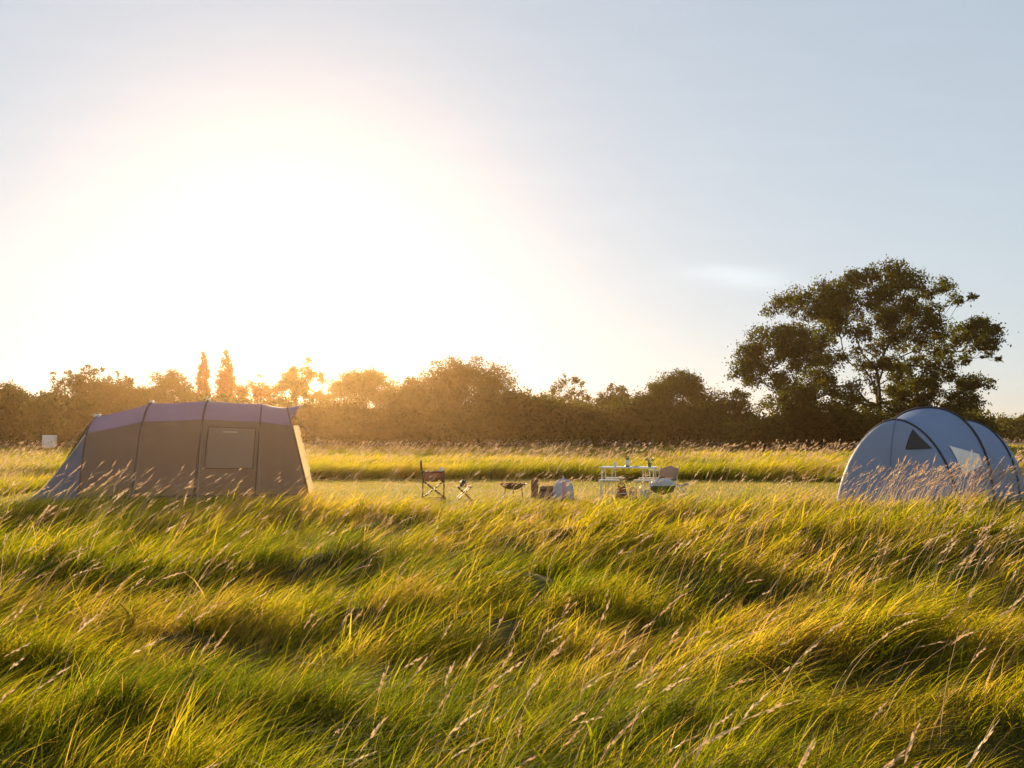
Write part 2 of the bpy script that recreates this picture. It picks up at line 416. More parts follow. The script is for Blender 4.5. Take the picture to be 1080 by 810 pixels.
for (cx_, cy_, sx_, sy_, nn) in ((.0, 4.6, .35, .3, 16), (-.9, 3.4, .3, .2, 8), (2.1, 5.4, .5, .4, 12), (-3.3, 7.2, .6, .4, 12), (1.3, 3.2, .25, .2, 8), (-1.6, 9.5, 1.2, .6, 16), (4.3, 8.5, 1, .6, 16)):
    px_, py_ = rng.normal(cx_, sx_, nn), rng.normal(cy_, sy_, nn)     # broad-leaved weeds among the blades
    k_ = 9; x, y = np.repeat(px_, k_) + rng.normal(0, .02, nn * k_), np.repeat(py_, k_) + rng.normal(0, .02, nn * k_); n = len(x)
    S.add(blades(np.stack([x, y, ground_z(x, y)], 1), rng.uniform(.16, .36, n), rng.uniform(0, 6.28, n), rng.uniform(.4, 1.4, n), rng.uniform(.018, .034, n), 5, rng.uniform(0, 3.14, n)), 5, rng.uniform(0, .35, n))
tg = S.build('long_grass', M['grass']); tag(tg, 'long yellow-green meadow grass bent to the right by the wind', 'grass', kind='stuff')

S = Strands()
x, y = scatter(17.2, 34, 230, 1.6, lawn=True); n = len(x)
S.add(blades(np.stack([x, y, ground_z(x, y)], 1), rng.uniform(.03, .09, n), rng.uniform(0, 6.28, n), rng.uniform(.1, 1, n), rng.uniform(.008, .018, n), 2, rng.uniform(0, 3.14, n)), 2,
      np.clip(.5 + tint(x, y) + rng.normal(0, .2, n), 0, 1))
lw = S.build('mown_grass', M['lawn']); tag(lw, 'short mown golden grass of the clearing round the picnic table', 'grass', kind='stuff')

# ------------------------------------------------------------------ seed heads
def seed_stalks(S, x, y, H, wd, headL, headW, nspk=12):
    n = len(x); z = ground_z(x, y); ang, lean = wind(x, y)
    ang = ang * .6 + rng.normal(0, .3, n); lean = np.clip(lean * .55 + rng.normal(0, .15, n), .1, 1.2)
    P = np.stack([x, y, z], 1); rn = rng.random(n); nseg = 6
    face = rng.uniform(0, 3.14, n)
    S.add(blades(P, H, ang, lean, np.full(n, 1.) * wd, nseg, face), nseg, rn)
    # spikelets along the last part of the stalk
    for k in range(nspk):
        t = 1 - headL / H * (1 - k / (nspk - 1.)) ; t = np.clip(t, .3, 1)
        o_ = H * lean * t ** 1.7; zz = H * (t - .38 * np.clip(lean, 0, 1.5) * t ** 2.2)
        dt = 1.7 * lean * t ** .7; dz = 1 - .38 * 2.2 * np.clip(lean, 0, 1.5) * t ** 1.2
        T = np.stack([np.cos(ang) * dt, np.sin(ang) * dt, dz], 1); T /= np.linalg.norm(T, axis=1, keepdims=True)
        C = P + np.stack([np.cos(ang) * o_, np.sin(ang) * o_, zz], 1)
        env = math.sin(math.pi * (.15 + .8 * k / (nspk - 1.))) 
        rr = rng.normal(0, 1, (n, 3)); side = np.cross(T, rr); side /= np.linalg.norm(side, axis=1, keepdims=True)
        sw = (headW * env * rng.uniform(.6, 1.2, n))[:, None]; sl = (headL * .20)
        tip = C + side * sw + T * sl[:, None] if np.ndim(sl) else C + side * sw + T * sl
        c4 = np.stack([C - T * .004, C + side * sw * .9 + T * (np.asarray(sl).reshape(-1, 1) * .25), tip, C - side * sw * .3 + T * (np.asarray(sl).reshape(-1, 1) * .5)], 1)
        S.quads(c4, rn)
S = Strands()
def band(y0, y1, dens, margin=1.6):
    return scatter(y0, y1, dens, margin)
for (y0, y1, dens, hh, wd, hw) in ((1.6, 4, 15, .62, .0022, .007), (4, 8, 11, .68, .003, .008), (8, 13, 9, .72, .0045, .010), (13, 18.6, 10, .80, .006, .013),
                                   (19, 33, 14, .85, .008, .02), (33, 45, 5, .95, .010, .028), (45, 112, .9, 1.05, .02, .05)):
    x, y = band(y0, y1, dens); n = len(x)
    k = (N4(x * .7, y * .7 + 50) + N1(x * 2.1, y * 1.9)) > rng.uniform(.55, 1.25, n); x, y = x[k], y[k]; n = len(x)
    H = hh * rng.uniform(.75, 1.25, n)
    seed_stalks(S, x, y, H, wd, H * 0 + rng.uniform(.08, .15, n) * (1 if y0 < 30 else 1.6), hw)
# tall pale drifts: in front of the right tent, at the foot of the left tent, far left
for (cx, cy, sx, sy, n, h0, h1) in ((7.0, 17.9, .95, .5, 260, .75, 1.15), (8.6, 17.6, 1.3, .5, 420, .75, 1.15), (-10.9, 19.5, .8, 1.2, 60, .9, 1.35),
                                    (-4.3, 9.4, .9, .5, 12, .85, 1.15), (-8.0, 16, 1.6, .9, 26, .8, 1.15), (-4.6, 4.9, .5, .5, 20, .8, 1.05), (-6.0, 12, 1.2, 1.2, 26, .8, 1.1),
                                    (6.5, 11, 2.2, 1.6, 200, .65, .85), (-12.5, 27, 1.5, 5, 120, .8, 1.1)):
    x = rng.normal(cx, sx, n); y = rng.normal(cy, sy, n); k = lawn_mask(x, y) < .9; x, y = x[k], y[k]; n = len(x)
    H = rng.uniform(h0, h1, n)
    seed_stalks(S, x, y, H, .0055 if cy > 8 else .003, rng.uniform(.12, .2, n), .012 if cy > 8 else .008, 14)
sg = S.build('seeding_grass', M['seed']); tag(sg, 'pale straw seed heads on thin stalks standing above the meadow grass', 'seed grass', kind='stuff')

# ------------------------------------------------------------------ trees
def leaf_quads(C, size, flat=.6):
    n = len(C)
    a = rng.normal(0, 1, (n, 3)); a /= np.linalg.norm(a, axis=1, keepdims=True)
    r = rng.normal(0, 1, (n, 3)); b = np.cross(a, r); b /= np.linalg.norm(b, axis=1, keepdims=True)
    s = (size * rng.uniform(.6, 1.35, n))[:, None]
    return np.stack([C - a * s * .6, C + b * s * flat * .5, C + a * s * .6, C - b * s * flat * .5], 1)

def crown_from_blobs(blobs, leaf, per_m2, clump=.33, nclump=16):
    """blobs: (x,y,z,r). leaves gather in small clumps inside each blob's outer shell"""
    out_ = []
    for (bx, by, bz, r) in blobs:
        area = math.pi * r * r
        k = max(4, int(nclump * min(2.2, r / 1.0)))
        d = rng.normal(0, 1, (k, 3)); d /= np.linalg.norm(d, axis=1, keepdims=True)
        c = np.array([bx, by, bz]) + d * (r * rng.uniform(.35, 1.0, k) ** .8)[:, None] * np.array([1, 1, .85])
        nl = max(6, int(area * per_m2 / k))
        cr = clump * r
        pts = np.repeat(c, nl, 0) + rng.normal(0, 1, (k * nl, 3)) * np.where(rng.random((k * nl, 1)) < .2, 2.3, 1) * cr * .6 * np.array([1, 1, .7])
        out_.append(pts)
    P = np.concatenate(out_); return leaf_quads(P, leaf)

def limbs(base, fork, blobs, r0, jit=.12):
    """branch graph: every blob is joined to the nearest wood nearer the fork"""
    pts = [np.array(base, float), np.array(fork, float)]; par = [-1, 0]; plen = [0, 0]
    order = sorted(blobs, key=lambda b: np.linalg.norm(np.array(b[:3]) - pts[1]))
    for b in order:
        p = np.array(b[:3]); best = min(range(1, len(pts)), key=lambda i: np.linalg.norm(pts[i] - p) + .55 * plen[i])
        q = pts[best]; L = np.linalg.norm(p - q)
        mid = (p + q) / 2 + rng.normal(0, jit * L * .6, 3) + np.array([0, 0, -.06 * L])
        pts.append(mid); par.append(best); plen.append(plen[best] + L / 2); pts.append(p); par.append(len(pts) - 2); plen.append(plen[best] + L)
    cnt = [0] * len(pts)
    for i in range(len(pts)):
        j = i
        while j != -1: cnt[j] += 1; j = par[j]
    mbd = MB(); tot = cnt[1]
    rad = [r0 * max(.06, (c / tot) ** .5) for c in cnt]
    bp = Vector(base)
    mbd.tube([bp - Vector((0, 0, .3)), bp + Vector((0, 0, .05 * r0)), bp.lerp(Vector(fork), .25), bp.lerp(Vector(fork), .6) + Vector((r0 * .25, 0, 0)), fork], [r0 * 1.7, r0 * 1.5, r0 * 1.08, r0 * .95, r0 * .9], 10)
    for i in range(2, len(pts)):
        mbd.tube([pts[par[i]], pts[i]], [max(rad[i] * 1.15, .02), max(rad[i] * .85, .015)] if par[i] == 1 or cnt[par[i]] > cnt[i] + 2 else [rad[par[i]] * .9, max(rad[i] * .85, .015)], 6, cap=False)
    return mbd

def finish_tree(name, label, cat, base, trunk_mb, quads, leafmat, group=None, ymid=None):
    root = empty(name, base, 0, label, cat, group)
    off = np.array(base)
    trunk_mb.v = [tuple(np.array(v) - off) for v in trunk_mb.v]
    trunk_mb.build('trunk', M['bark'], root)
    S = Strands(); n = len(quads)
    S.quads(quads - off[None, None, :], np.clip(np.repeat(rng.random(n // 8 + 1), 8)[:n] * .6 + rng.random(n) * .4, 0, 1))
    S.build('crown', leafmat, root)
    return root

def tree(name, label, px, top, hw, d, kind='round', mat='leaf_dark', low=1.0, group='trees along the far edge of the meadow', cat='tree', dens=1.0, leaf=.20):
    x = X(px, d); zt = Z(top, d); H = zt; Wd = hw / F * d * (1.15 if kind != 'poplar' else 1)
    base = (x, d, float(ground_z(x, d))); blobs = []
    if kind == 'poplar':
        k = 34
        for i in range(k):
            t = (i + .5) / k; z = low + (H - low) * t
            env = Wd * min(1, .45 + 1.3 * t if t < .4 else 1.12 * (1 - ((t - .4) / .66) ** 1.8)) 
            for j in range(3):
                a = rng.uniform(0, 6.28); blobs.append((x + math.cos(a) * env * .55, d + math.sin(a) * env * .55, z - .2, max(.22, env * .5)))
    else:
        zc = low + (H - low) * .5; rz = (H - low) / 2
        nb = {'round': 90, 'sparse': 80, 'dense': 100, 'spiky': 90}[kind]
        rb = {'round': .21, 'sparse': .15, 'dense': .22, 'spiky': .20}[kind]
        sh = max(Wd, rz * .8)
        tries = 0
        while len(blobs) < nb and tries < 4000:
            tries += 1
            u = rng.normal(0, 1, 3); u /= np.linalg.norm(u); rr = rng.uniform(.15, 1) ** .36
            u = u * rr
            tz = u[2]
            wz = 1.0 if tz < .15 else math.sqrt(max(0, 1 - ((tz - .15) / .95) ** 2)) ** .8
            r = rb * sh * rng.uniform(.65, 1.2)
            bx = x + u[0] * (Wd - r * .45) * (1.15 if tz < .2 else 1) * (.6 + .4 * wz); by = d + u[1] * Wd * .8
            bz = zc + tz * (rz - r * .75)
            blobs.append((bx, by, bz, r))
        # one sprig always reaches the top
        blobs.append((x + rng.normal(0, Wd * .12), d, H - rb * sh * .55, rb * sh * .6))
        if kind == 'spiky':
            for i in range(26):
                a = rng.uniform(-1, 1); bx = x + a * Wd * .95; bz = zc + rz * math.sqrt(1 - a * a * .85) * rng.uniform(.92, 1.08)
                blobs.append((bx, d + rng.normal(0, Wd * .3), bz - .2, .22 + .1 * rng.random()))
    per = {'round': 80, 'sparse': 60, 'dense': 90, 'spiky': 80, 'poplar': 90}[kind] * dens * 1.5
    q = crown_from_blobs(blobs, leaf, per, .40, 26)
    tr = limbs(base, (x, d, low + (H - low) * .28), blobs, .05 * H * .5 + .05)
    return finish_tree(name, label, cat, base, tr, q, M[mat], group)

rng = np.random.default_rng(23)
# the big oak: crown clumps traced as (u, v, r) on its own plane, spread through a real depth
OD = 80.0
def ou(u): return X(740 + u / 3.176, OD)
def ov(v): return Z(264 + v / 3.176, OD)
oak_px = [(420,130,50),(480,118,42),(520,100,42),(560,80,34),(610,75,40),(660,85,40),(350,150,45),(300,165,40),(262,185,28),(700,110,40),(750,130,30),(795,120,30),(850,118,32),(882,155,26),(840,170,26),
 (600,150,50),(540,160,45),(480,190,48),(400,200,48),(340,215,40),(660,170,50),(720,180,45),(780,185,40),(825,215,30),(870,170,18),
 (200,285,45),(165,330,38),(135,390,36),(112,418,22),(250,295,48),(310,290,45),(350,330,42),(270,350,40),(225,370,42),(300,390,36),(190,430,38),(250,450,45),(160,440,26),(150,350,34),
 (430,285,52),(400,240,40),(480,300,36),(620,240,48),(670,300,45),(600,320,36),(560,385,36),(450,360,45),(400,420,45),(430,450,46),(350,470,48),(470,480,36),(520,500,34),
 (720,260,44),(760,310,38),(810,340,34),(740,390,46),(690,400,42),(650,370,36),(660,450,40),(730,460,46),(790,440,40),(850,445,36),(900,455,34),(930,452,22),(880,500,38),(820,510,45),(740,515,46),(660,500,34),(600,480,24),(610,530,34),
 (885,275,30),(920,262,38),(950,250,38),(985,240,32),(1003,262,22),(925,305,38),(900,325,30),(960,295,36),(940,338,22),(985,345,18),(1000,362,12),(880,370,18),(860,300,16),(865,385,12),
 (560,250,26),(520,340,26),(350,540,50),(300,500,44),(260,540,46),(420,540,50),(500,560,46),(580,580,40),(680,570,46),(760,570,46),(840,560,42),(900,545,36)]
cx0 = ou(560)
def oak_blobs():
    bl = []
    for (u, v, r) in oak_px:
        x = ou(u); z = ov(v); rr = r / 3.176 / F * OD
        rho = min(1, abs(x - cx0) / 11.5); dep = 5.4 * math.sqrt(1 - rho ** 2) * (.9 if v > 150 else .6)
        bl.append((x, OD + rng.uniform(-dep, dep), z, rr * 1.05))
        for k in range(3 if r > 33 else 1):
            q_ = rng.uniform(.02, .14); bl.append((x + (cx0 - x) * q_ + rng.normal(0, rr * .4), OD + rng.uniform(-dep, dep), z + (ov(330) - z) * q_ + rng.normal(0, rr * .35), rr * rng.uniform(.45, .8)))
    return bl
ob = oak_blobs()
oq = crown_from_blobs(ob, .18, 215, .30, 62)
ox = ou(590); obase = (ox, OD, float(ground_z(ox, OD)))
ot = limbs(obase, (ou(592), OD, ov(520)), ob, .27, .10)
finish_tree('oak_tree', 'huge spreading oak with open crown and bare limbs showing, behind the blue tent', 'tree', obase, ot, oq, M['leaf_oak'])

tree('broad_tree', 'dark rounded tree cut by the left edge of the photo', 6, 401, 30, 92, 'dense', 'leaf_dark', .5)
tree('broad_tree', 'low bushy pale green tree between the left-edge tree and the shaggy-topped one', 45, 411, 22, 90, 'round', 'leaf_light', .4)
tree('broad_tree', 'shaggy-topped dark tree with upright sprigs, above the left end of the tan tent', 98, 387, 42, 108, 'spiky', 'leaf_dark', .5, dens=1.1)
tree('broad_tree', 'uneven airy tree just left of the two poplars', 176, 389, 33, 112, 'round', 'leaf_dark', .5, dens=1.1)
tree('poplar_tree', 'slim reddish poplar in the sun glow, the shorter left one of the pair behind the tan tent', 214, 370, 8.5, 118, 'poplar', 'leaf_glow', 2, 'columnar poplars behind the tan tent')
tree('poplar_tree', 'reddish poplar in the sun glow, the taller right one of the pair behind the tan tent', 238, 368, 11, 116, 'poplar', 'leaf_glow', 2, 'columnar poplars behind the tan tent')
tree('broad_tree', 'low round tree orange with sun glow just right of the two poplars', 271, 393, 25, 115, 'round', 'leaf_glow', .5)
tree('broad_tree', 'pale feathery tree with a gappy top, above the right end of the tan tent', 320, 377, 25, 118, 'sparse', 'leaf_light', .5, dens=1.5, leaf=.3)
tree('broad_tree', 'broad domed tree left of the tallest far tree, above the gap beside the tan tent', 388, 385, 40, 112, 'round', 'leaf_light', .4, dens=1.2)
tree('broad_tree', 'tallest of the far meadow-edge trees, with sky holes, behind the camping chair', 492, 373, 55, 110, 'round', 'leaf_dark', .4, dens=.95)
tree('broad_tree', 'low dark bushy tree sloping down right of the tallest far tree', 545, 413, 26, 104, 'dense', 'leaf_dark', .3)
tree('broad_tree', 'thin pointed tree with see-through top, behind the pale dome', 598, 394, 25, 122, 'sparse', 'leaf_dark', 1.5, dens=1.3)
tree('broad_tree', 'small two-humped tree above the picnic table', 648, 403, 20, 116, 'round', 'leaf_dark', .5)
tree('broad_tree', 'wide flat-domed dark tree right of the picnic table', 715, 390, 40, 106, 'dense', 'leaf_dark', .4)
tree('broad_tree', 'low dark tree between the flat-domed tree and the oak', 775, 408, 26, 102, 'round', 'leaf_dark', .4)
tree('broad_tree', 'low rounded dark tree between the shaggy-topped tree and the one left of the poplars', 140, 404, 24, 106, 'dense', 'leaf_dark', .4)
tree('broad_tree', 'round-headed tree touching the left side of the tallest far tree', 436, 396, 22, 107, 'dense', 'leaf_dark', .4)
tree('broad_tree', 'low flat-topped dark tree directly behind the log pile', 570, 421, 24, 103, 'dense', 'leaf_dark', .3)
tree('broad_tree', 'small dark tree far off, right of the blue tent', 1056, 440, 17, 190, 'round', 'leaf_dark', .3, dens=.9, leaf=.4)
tree('broad_tree', 'small dark tree cut by the right edge of the photo above the tent', 1084, 437, 16, 185, 'round', 'leaf_dark', .3, dens=.9, leaf=.4)

# undergrowth: one unbroken dark hedge under and between the trees
hb = []
for i in range(820):
    px = rng.uniform(-30, 1040); d = rng.uniform(100, 112)
    top = (427 if px < 340 else 426) + 14 * (N1(px * .03, 2.2) - .5) * 2 + 4 * (N2(px * .1, 9.) - .5)
    if px < 130: top -= 2
    if px > 640: top += 6
    if px > 780: top += 6; d = rng.uniform(84, 96)
    if px > 1000: top = 437
    zt = Z(top, d); r = rng.uniform(.8, 1.5); hb.append((X(px, d), d, rng.uniform(.4, max(.6, zt - r * .8)) if rng.random() < .72 else zt - r * .8, r))
for i in range(60):
    px = rng.uniform(1020, 1200); d = rng.uniform(175, 190); r = rng.uniform(1, 1.8); hb.append((X(px, d), d, rng.uniform(.5, 3.6), r))
S = Strands(); q = crown_from_blobs(hb, .30, 115, .5, 9); S.quads(q, rng.random(len(q)))
ug = S.build('hedgerow', M['leaf_dark']); tag(ug, 'dense dark hedge and undergrowth joining the trees along the meadow edge', 'hedge', kind='stuff')

# ------------------------------------------------------------------ tents
def arch_interp(prof, s):
    """prof: list of (across 0..1, height 0..1); s 0..1 along its length, Catmull-Rom smoothed"""
    n = len(prof) - 1; t = s * n; i = min(int(t), n - 1); f = t - i
    p = [prof[max(0, min(n, i + k))] for k in (-1, 0, 1, 2)]
    return tuple(.5 * ((2 * p[1][c]) + (-p[0][c] + p[2][c]) * f + (2 * p[0][c] - 5 * p[1][c] + 4 * p[2][c] - p[3][c]) * f * f + (-p[0][c] + 3 * p[1][c] - 3 * p[2][c] + p[3][c]) * f ** 3) for c in (0, 1))

def lerp_table(tab, t):
    for (a, va), (b, vb) in zip(tab, tab[1:]):
        if t <= b: 
            f = 0 if b == a else max(0, (t - a) / (b - a)); f2 = f
            return tuple(x_ + (y_ - x_) * f2 for x_, y_ in zip(va, vb))
    return tab[-1][1]

# ---- tan tunnel tent (left) : length along x, open air on the near side
TA_Y = 24.0; sA = TA_Y / F; TH_A = R(13); XR_A = (327 - 540) * sA
def ax(px):
    k = (px - 540) / F
    return XR_A + (TA_Y * k - XR_A) / (math.cos(TH_A) - k * math.sin(TH_A))
profA = [(0, 0), (.02, .2), (.05, .42), (.085, .62), (.125, .755), (.20, .86), (.33, .955), (.5, 1.0), (.67, .955), (.80, .86), (.875, .755), (.915, .62), (.95, .42), (.98, .2), (1, 0)]
ribA = [(84, 89, 1.92), (140, 150, 2.26), (206, 214, 2.335), (270, 275, 2.27), (327, 303, 2.17)]   # bottom px, top px, height
WA = 3.3
def tentA(u, s, off=0.0):
    """u 0..4 along the ribs, s 0..1 across the arch"""
    i = min(int(u), 3); f = u - i
    b = ribA[i][0] + (ribA[i + 1][0] - ribA[i][0]) * f; t = ribA[i][1] + (ribA[i + 1][1] - ribA[i][1]) * f
    h = ribA[i][2] + (ribA[i + 1][2] - ribA[i][2]) * f
    sag = .018 * math.sin(math.pi * f)
    a, z = arch_interp(profA, s)
    y = TA_Y + a * WA; z_ = z * h - sag * (z ** 2) ; zf = z
    # walls pull in a little between the poles
    y += (float(N2(u * 5.1 + 3, s * 17)) - .5) * .05 * min(1, z * 4) + (float(N3(u * 14, s * 31)) - .5) * .015
    y += .014 * math.sin(s * 90 + i * 2) * math.exp(-min(f, 1 - f) * 9) * min(1, z * 3)
    if .05 < z < .98: y += sag * .8 * (1 if a < .5 else -1) * math.sin(math.pi * min(1, z))
    x = ax(b) + (ax(t) - ax(b)) * zf
    a2, z2 = arch_interp(profA, min(1, s + .01)); a1, z1 = arch_interp(profA, max(0, s - .01))
    ty, tz = (a2 - a1) * WA, (z2 - z1) * h; L = math.hypot(ty, tz) or 1
    return Vector((x, y - off * tz / L, z_ + off * ty / L))
rootA = empty('tunnel_tent', (ax(200), TA_Y + 1.6, 0), 0, 'long tan tunnel tent with a purple-grey roof, at the left of the clearing', 'tent')
baseA = Vector(rootA.location)
rootA.location = Vector((XR_A, TA_Y, 0)) + Matrix.Rotation(TH_A, 3, 'Z') @ (baseA - Vector((XR_A, TA_Y, 0))); rootA.rotation_euler = (0, 0, TH_A)
def bA(mb, name, mat, parent=rootA, **k):
    if parent is rootA: mb.v = [tuple(Vector(v) - baseA) for v in mb.v]
    return mb.build(name, mat, parent, **k)
S_ROOF0 = 4.35 / 14
def patch(fn, u0, u1, s0, s1, nu, ns, off=0.0):
    return [[fn(u0 + (u1 - u0) * i / nu, s0 + (s1 - s0) * j / ns, off) for j in range(ns + 1)] for i in range(nu + 1)]
mb = MB(); mb.grid(patch(tentA, 0, 4, 0, S_ROOF0, 96, 44)); bA(mb, 'wall', M['tan_fabric'])
mb = MB(); mb.grid(patch(tentA, 0, 4, 1 - S_ROOF0, 1, 40, 18)); bA(mb, 'wall', M['tan_fabric'])
mb = MB(); mb.grid(patch(tentA, 0, 4, S_ROOF0, 1 - S_ROOF0, 96, 40, .004)); roofA = bA(mb, 'roof', M['roof_fabric'])
# pole sleeves
for u in (0, 1, 2, 3, 4):
    mb = MB(); mb.tube([tentA(u, s, .015) for s in np.linspace(0, 1, 41)], [.016, .026, .026, .014, .022][u], 8)
    bA(mb, 'pole_sleeve', M['brown_trim'])
for u in (0, 1, 2):
    p = tentA(u, .5, .04); mb = MB(); mb.box(p, (.16 if u == 0 else .12, .12, .07), b=.03); bA(mb, 'roof_vent', M['plastic_pale'])
# seam under the roof, skirt
mb = MB(); mb.tube([tentA(u, S_ROOF0, .006) for u in np.linspace(0, 4, 33)], .008, 5); bA(mb, 'seam_piping', M['roof_fabric'])
mb = MB(); mb.grid([[tentA(u, .0, .0) + Vector((0, -.10, .012)), tentA(u, .0, .006) + Vector((0, 0, .07))] for u in np.linspace(0, 4, 33)]); bA(mb, 'mud_skirt', M['brown_trim'], thick=.004)
# window with lowered blind between ribs 2 and 3 (and its small bright vent slot)
win = MB(); win.grid(patch(tentA, 2.12, 2.93, 1.45 / 14, 3.7 / 14, 18, 18, .016)); wo = bA(win, 'window', M['blind_fabric'], thick=.01)
fr = MB()
loopw = [(2.12, 1.45), (2.93, 1.45), (2.93, 3.7), (2.12, 3.7), (2.12, 1.45)]
pts = []
for (u0_, s0_), (u1_, s1_) in zip(loopw, loopw[1:]):
    for k in range(8): pts.append(tentA(u0_ + (u1_ - u0_) * k / 8, (s0_ + (s1_ - s0_) * k / 8) / 14, .022))
pts.append(pts[0]); fr.tube(pts, .011, 6)
fo = bA(fr, 'frame', M['brown_trim']); fo.parent = wo
mb = MB(); mb.grid(patch(tentA, 2.38, 2.62, 3.30 / 14, 3.42 / 14, 4, 2, .022)); so = bA(mb, 'vent_slot', M['cream_fabric']); so.parent = wo
# left sloping end: nested arches shrinking to the ground
def endA(f, s, off=0.0):
    a, z = arch_interp(profA, s)
    xx = ax(84) + (ax(88) - ax(84)) * z
    reach = (ax(84) - ax(20))
    hf = (1 - f) ** 1.25 * .985 + .0
    wf = 1 - .5 * f ** 1.5
    return Vector((xx * 1 - reach * f - 0.0 + off * -.6, TA_Y + WA / 2 + (a - .5) * WA * wf - off * .3, z * 1.92 * hf + off * .6))
mb = MB(); mb.grid(patch(endA, 0, 1, 0, 1, 16, 40)); eo = bA(mb, 'sloping_end', M['slate_fabric'])
mb = MB(); mb.grid(patch(endA, .05, .42, .40, .60, 6, 8, .03)); bA(mb, 'rear_vent_flap', M['black_trim'])
mb = MB(); mb.tube([endA(f, .30, .015) for f in np.linspace(0, .97, 14)], .014, 6); bA(mb, 'seam_piping', M['cream_fabric'])
# right end: front panel with rolled cream door edge and small peaked porch
def frontA(t, s, off=0.0):
    p = tentA(4, s); c = Vector((p.x, TA_Y + WA / 2, p.z)); q = p.lerp(c, t); q.x += .01 * math.sin(math.pi * t * .5) + off; return q
mb = MB(); mb.grid(patch(frontA, 0, 1, 0, .5, 6, 20)); mb.grid(patch(frontA, 0, 1, .5, 1, 6, 20)); bA(mb, 'front_panel', M['tan_fabric'])
def strip(k, s, off):
    p = tentA(4, s, .02); return p + Vector((.03 + k * .13, -.02 + .06 * k, .0))
mb = MB(); ss = np.linspace(.012, 4.25 / 14, 22)
rows = []
for j, s in enumerate(ss):
    wob = .010 * math.sin(j * 1.1) + .012 * math.sin(j * 2.9 + 1); rows.append([strip(k, s, 0) + Vector((wob * k, -.05 * math.sin(math.pi * k), 0)) for k in np.linspace(0, 1, 6)])
mb.grid(rows); bA(mb, 'rolled_door', M['cream_fabric'], thick=.012)
mb = MB(); rows = []
for k in np.linspace(0, 1, 7):
    row = []
    for s in np.linspace(.36, .64, 15):
        p = tentA(4, s, .006); e = 1 - abs(s - .5) / .14; row.append(p + Vector((k * .42 * max(0, e) ** .8, 0, k * .10 * e)))
    rows.append(row)
mb.grid(rows); bA(mb, 'porch_peak', M['roof_fabric'], thick=.006)
# guy ropes with pegs
def guy(mb_, p, q):
    p, q = Vector(p), Vector(q); mb_.tube([p, p.lerp(q, .5) + Vector((0, 0, -.015)), q], .004, 4); mb_.tube([q + Vector((0, 0, .06)), q - Vector((0, 0, .05))], .006, 5)
for u in (1, 2, 3):
    p = tentA(u, 4.0 / 14, .03); mb = MB(); guy(mb, p, (p.x + .05, TA_Y - 1.25, .02)); bA(mb, 'guy_rope', M['cord'])
p = tentA(4, .5, .03); mb = MB(); guy(mb, p, (p.x + 2.0, p.y - .3, .02)); bA(mb, 'guy_rope', M['cord'])
p = endA(0, .42, .03); mb = MB(); guy(mb, p, (ax(10), p.y - .5, .02)); bA(mb, 'guy_rope', M['cord'])

# ---- blue tunnel tent (right)
al = R(50); A_ = Vector((math.sin(al), math.cos(al), 0)); L_ = Vector((math.cos(al), -math.sin(al), 0))
cB = Vector((7.89, 20.5, 0))
hoops = [(-.42, 1.12, .03), (0, 1.27, 1.79), (1.32, 1.36, 2.06), (2.85, 1.22, 1.80), (3.9, .80, .06)]   # along, half width, height
def sup(s, e=2.3):
    th = math.pi * (1 - s); c, sn = math.cos(th), math.sin(th)
    return math.copysign(abs(c) ** (2 / e), c), abs(sn) ** (2 / e)
def tentB(u, s, off=0.0):
    i = min(int(u), 3); f = u - i; a0, w0, h0 = hoops[i]; a1, w1, h1 = hoops[i + 1]
    es = [1.75, 1.8, 2.3, 2.2, 2.0]; cx_, cz_ = sup(s, es[i] + (es[i + 1] - es[i]) * f)
    if i == 0:      # sloping front: bulges, then drops to the ground
        g = 1 - f; h = h1 * (1 - g ** 2.1) + h0 * g ** 2.1; wd = w1 + (w0 - w1) * g ** 2.2; a = a1 + (a0 - a1) * (1 - (1 - g) ** 1.5)
        a = a1 + (a0 - a1) * g ** .8
    elif i == 3:
        h = h0 + (h1 - h0) * f ** 2.1; wd = w0 + (w1 - w0) * f ** 2; a = a0 + (a1 - a0) * f ** .8
    else:
        h = h0 + (h1 - h0) * f; wd = w0 + (w1 - w0) * f; a = a0 + (a1 - a0) * f
        sg_ = .05 * math.sin(math.pi * f); h -= sg_; wd -= sg_ * .6
    p = cB + A_ * a + L_ * (cx_ * wd) + Vector((0, 0, cz_ * h))
    if off:
        nrm = L_ * (cx_ / wd) + Vector((0, 0, cz_ / h))
        if i == 0: nrm = nrm * .6 - A_ * (.9 * (1 - f)) + nrm * 0
        nrm.normalize(); p = p + nrm * off
    return p
rootB = empty('dome_tent', tuple(cB + A_ * 1.4), 0, 'blue hooped tunnel tent with black pole bands, at the right edge of the clearing', 'tent')
baseB = Vector(rootB.location)
def bB(mb, name, mat, parent=rootB, **k):
    mb.v = [tuple(Vector(v) - baseB) for v in mb.v]; o = mb.build(name, mat, rootB, **k)
    if parent is not rootB: o.parent = parent
    return o
mb = MB(); mb.grid(patch(tentB, 0, 1, 0, 1, 14, 44)); fp = bB(mb, 'front_panel', M['blue_fabric_light'])
mb = MB(); mb.grid(patch(tentB, 1, 2, 0, 1, 12, 44)); bB(mb, 'body', M['blue_fabric'])
mb = MB(); mb.grid(patch(tentB, 2, 3, 0, 1, 12, 44)); bB(mb, 'body', M['blue_fabric'])
mb = MB(); mb.grid(patch(tentB, 3, 4, 0, 1, 12, 44)); bB(mb, 'rear_panel', M['blue_fabric'])
for u in (1, 2, 3):
    mb = MB(); mb.tube([tentB(u, s, .012) for s in np.linspace(0, 1, 49)], .024, 8); bB(mb, 'pole_band', M['black_trim'])
